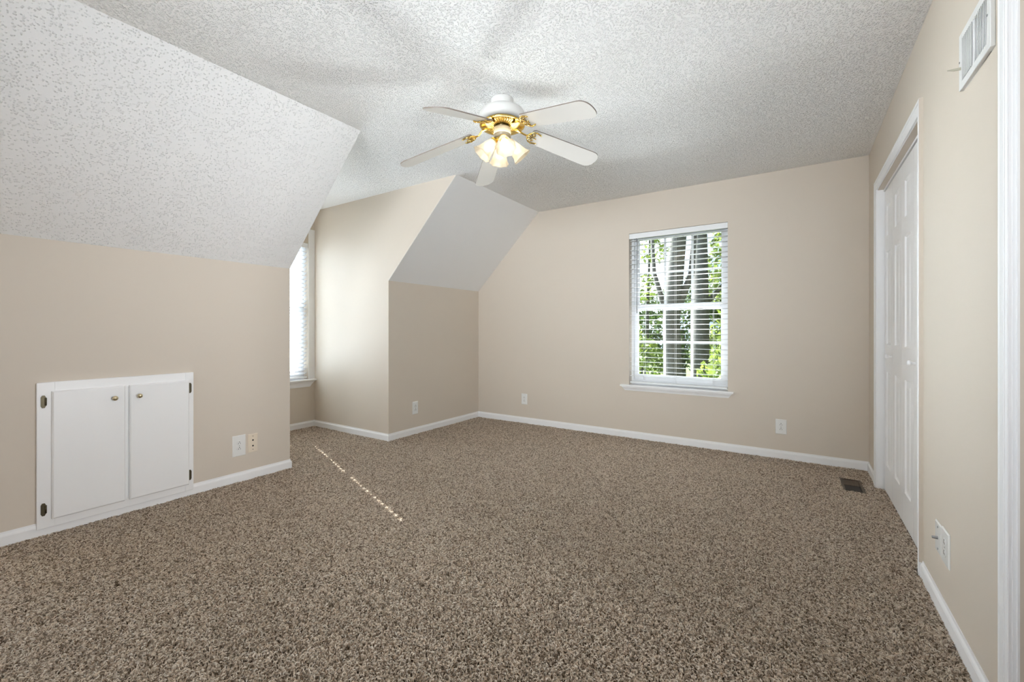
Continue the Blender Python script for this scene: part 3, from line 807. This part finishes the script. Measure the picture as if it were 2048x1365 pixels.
# ------------------------------------------------------------------ floor register
rg = thing('floor_register', 'small brown metal vent sunk in the carpet by the closet', 'vent', (.3225, 3.838, 0))
hx, hy = .064, .150
m = MB(); fx = .018
m.box(-hx, -hx + fx, -hy, hy, .0005, .006).box(hx - fx, hx, -hy, hy, .0005, .006).box(-hx + fx, hx - fx, hy - .012, hy, .0005, .006).box(-hx + fx, hx - fx, -hy, -hy + .012, .0005, .006)
m.build('frame', M_REG, rg, bevel=.0015)
MB().box(-hx + fx, hx - fx, -hy + .012, hy - .012, .0004, .0010).build('backing', M_DARK, rg)
s = MB()
for i in range(9):
    x = -hx + fx + (2 * hx - 2 * fx) * (i + .5) / 9
    f_ = MB().box(-.0006, .0006, -.003, hy - .014, -.0022, .0022).xf(Matrix.Translation((x, 0, .0034))); s.add(f_.v, f_.f)
s.build('grille', M_REG, rg)
MB().box(-hx + fx, hx - fx, .010, hy - .012, .0010, .0018).build('damper', M_REG, rg)

# ------------------------------------------------------------------ outdoors
GZ = -2.9
struct(MB().box(-60, 40, YB + .6, 90, GZ - .2, GZ).build('lawn', M_LAWN))
def foliage(blobs, n, size, seed):
    rnd = np.random.default_rng(seed); V = []; F = []
    tot = sum(b_[3] * b_[4] * b_[5] for b_ in blobs)
    for (x, y, z, rx, ry, rz) in blobs:
        k = max(20, int(n * rx * ry * rz / tot))
        p = rnd.normal(size=(k, 3)); p /= np.linalg.norm(p, axis=1)[:, None]
        p *= rnd.uniform(.35, 1, size=(k, 1)) ** .6
        p = p * np.array([rx, ry, rz]) + np.array([x, y, z])
        a = rnd.normal(size=(k, 3)); a /= np.linalg.norm(a, axis=1)[:, None]
        b2 = rnd.normal(size=(k, 3)); b2 -= (b2 * a).sum(1)[:, None] * a; b2 /= np.linalg.norm(b2, axis=1)[:, None]
        s = size * rnd.uniform(.6, 1.4, size=(k, 1))
        quad = np.stack([p - a * s, p + b2 * s * .45, p + a * s, p - b2 * s * .45], 1).reshape(-1, 3)
        base = len(V); V += quad.tolist()
        F += [(base + 4 * i, base + 4 * i + 1, base + 4 * i + 2, base + 4 * i + 3) for i in range(k)]
    m = MB(); m.v = V; m.f = F; m.sm = [False] * len(F); return m
def tree(label, loc, trunk_pts, radii, branches, blobs, n, size, leaf, seed, bark=M_BARK):
    r = thing('tree', label, 'tree', loc, group='trees outside the gable window')
    t = MB().tube(trunk_pts, radii, 12)
    for b_ in branches: t.tube(b_[0], b_[1], 7)
    t.build('trunk', bark, r)
    if blobs: foliage(blobs, n, size, seed).build('foliage', leaf, r, recalc=False)
    return r
def at(px, d, z=GZ):
    """point at horizontal camera depth d under pixel column px"""
    a = R(33.3431); u = (px - 1024) / 866.41
    return (-math.sin(a) * d + math.cos(a) * d * u, math.cos(a) * d + math.sin(a) * d * u, z)
tree('tall tree with thick grey trunk seen through the middle window panes', at(1345, 9.5), [(0, 0, 0), (.03, 0, 2.5), (-.05, .1, 4.2), (.1, .1, 6.0), (.25, .2, 9)], [.26, .20, .19, .17, .09],
     [([(0, .05, 4.2), (.35, .2, 5.2), (.5, .3, 7.5)], [.10, .07, .03]), ([(-.05, .1, 4.0), (-.45, .2, 5.3), (-.6, .3, 7.5)], [.08, .05, .02])],
     [(.25, .2, 9.3, .8, .8, .6)], 500, .10, M_LEAF, 1)
tree('slim tree with a straight dark trunk seen through the upper right panes', at(1398, 12), [(0, 0, 0), (.05, 0, 4), (.0, 0, 9)], [.24, .22, .16], [([(.0, 0, 4.5), (.8, .2, 5.5), (1.6, .4, 6.0)], [.08, .05, .02])],
     [(1.0, .5, 5.6, 1.2, 1, 1.3), (.9, 0, 7.2, 1.0, 1, .9), (.8, .5, 3.6, .9, .9, .8)], 2600, .09, M_LEAF, 2)
tree('leafy young tree filling the lower left window panes', at(1283, 12.5), [(0, 0, 0), (0, 0, 3)], [.07, .04], [], [(-.1, 0, 2.9, .9, .9, .9), (.3, .2, 1.8, .8, .8, .6), (-.5, .3, 3.9, .5, .5, .5)], 1900, .085, M_LEAF, 3)
tree('bushy bright green tree filling the lower right window panes', at(1452, 8.2), [(0, 0, 0), (0, 0, 3)], [.08, .04], [], [(.1, 0, 2.7, .7, .8, .9), (-.2, .2, 1.9, .6, .7, .6), (.3, .2, 3.6, .6, .6, .5)], 2200, .085, M_LEAF, 4)
tree('dark leafy tree standing behind the grey trunk outside', at(1365, 19), [(0, 0, 0), (0, 0, 4)], [.2, .1], [], [(0, 0, 4.0, 3.4, 1.6, 1.8), (1.2, 0, 5.6, 1.3, 1.2, 1.2), (-2.4, 0, 3.2, 1.4, 1.2, 1.4)], 5200, .13, M_LEAF2, 5)
tree('thin pale green tree against the sky in the upper left panes', at(1290, 16), [(0, 0, 0), (.1, 0, 5), (.2, 0, 8)], [.10, .06, .03], [], [(-.2, 0, 5.6, .7, .7, .6), (.3, 0, 6.9, .6, .6, .5), (-.3, 0, 8.0, .6, .6, .5)], 700, .09, M_LEAF, 6)
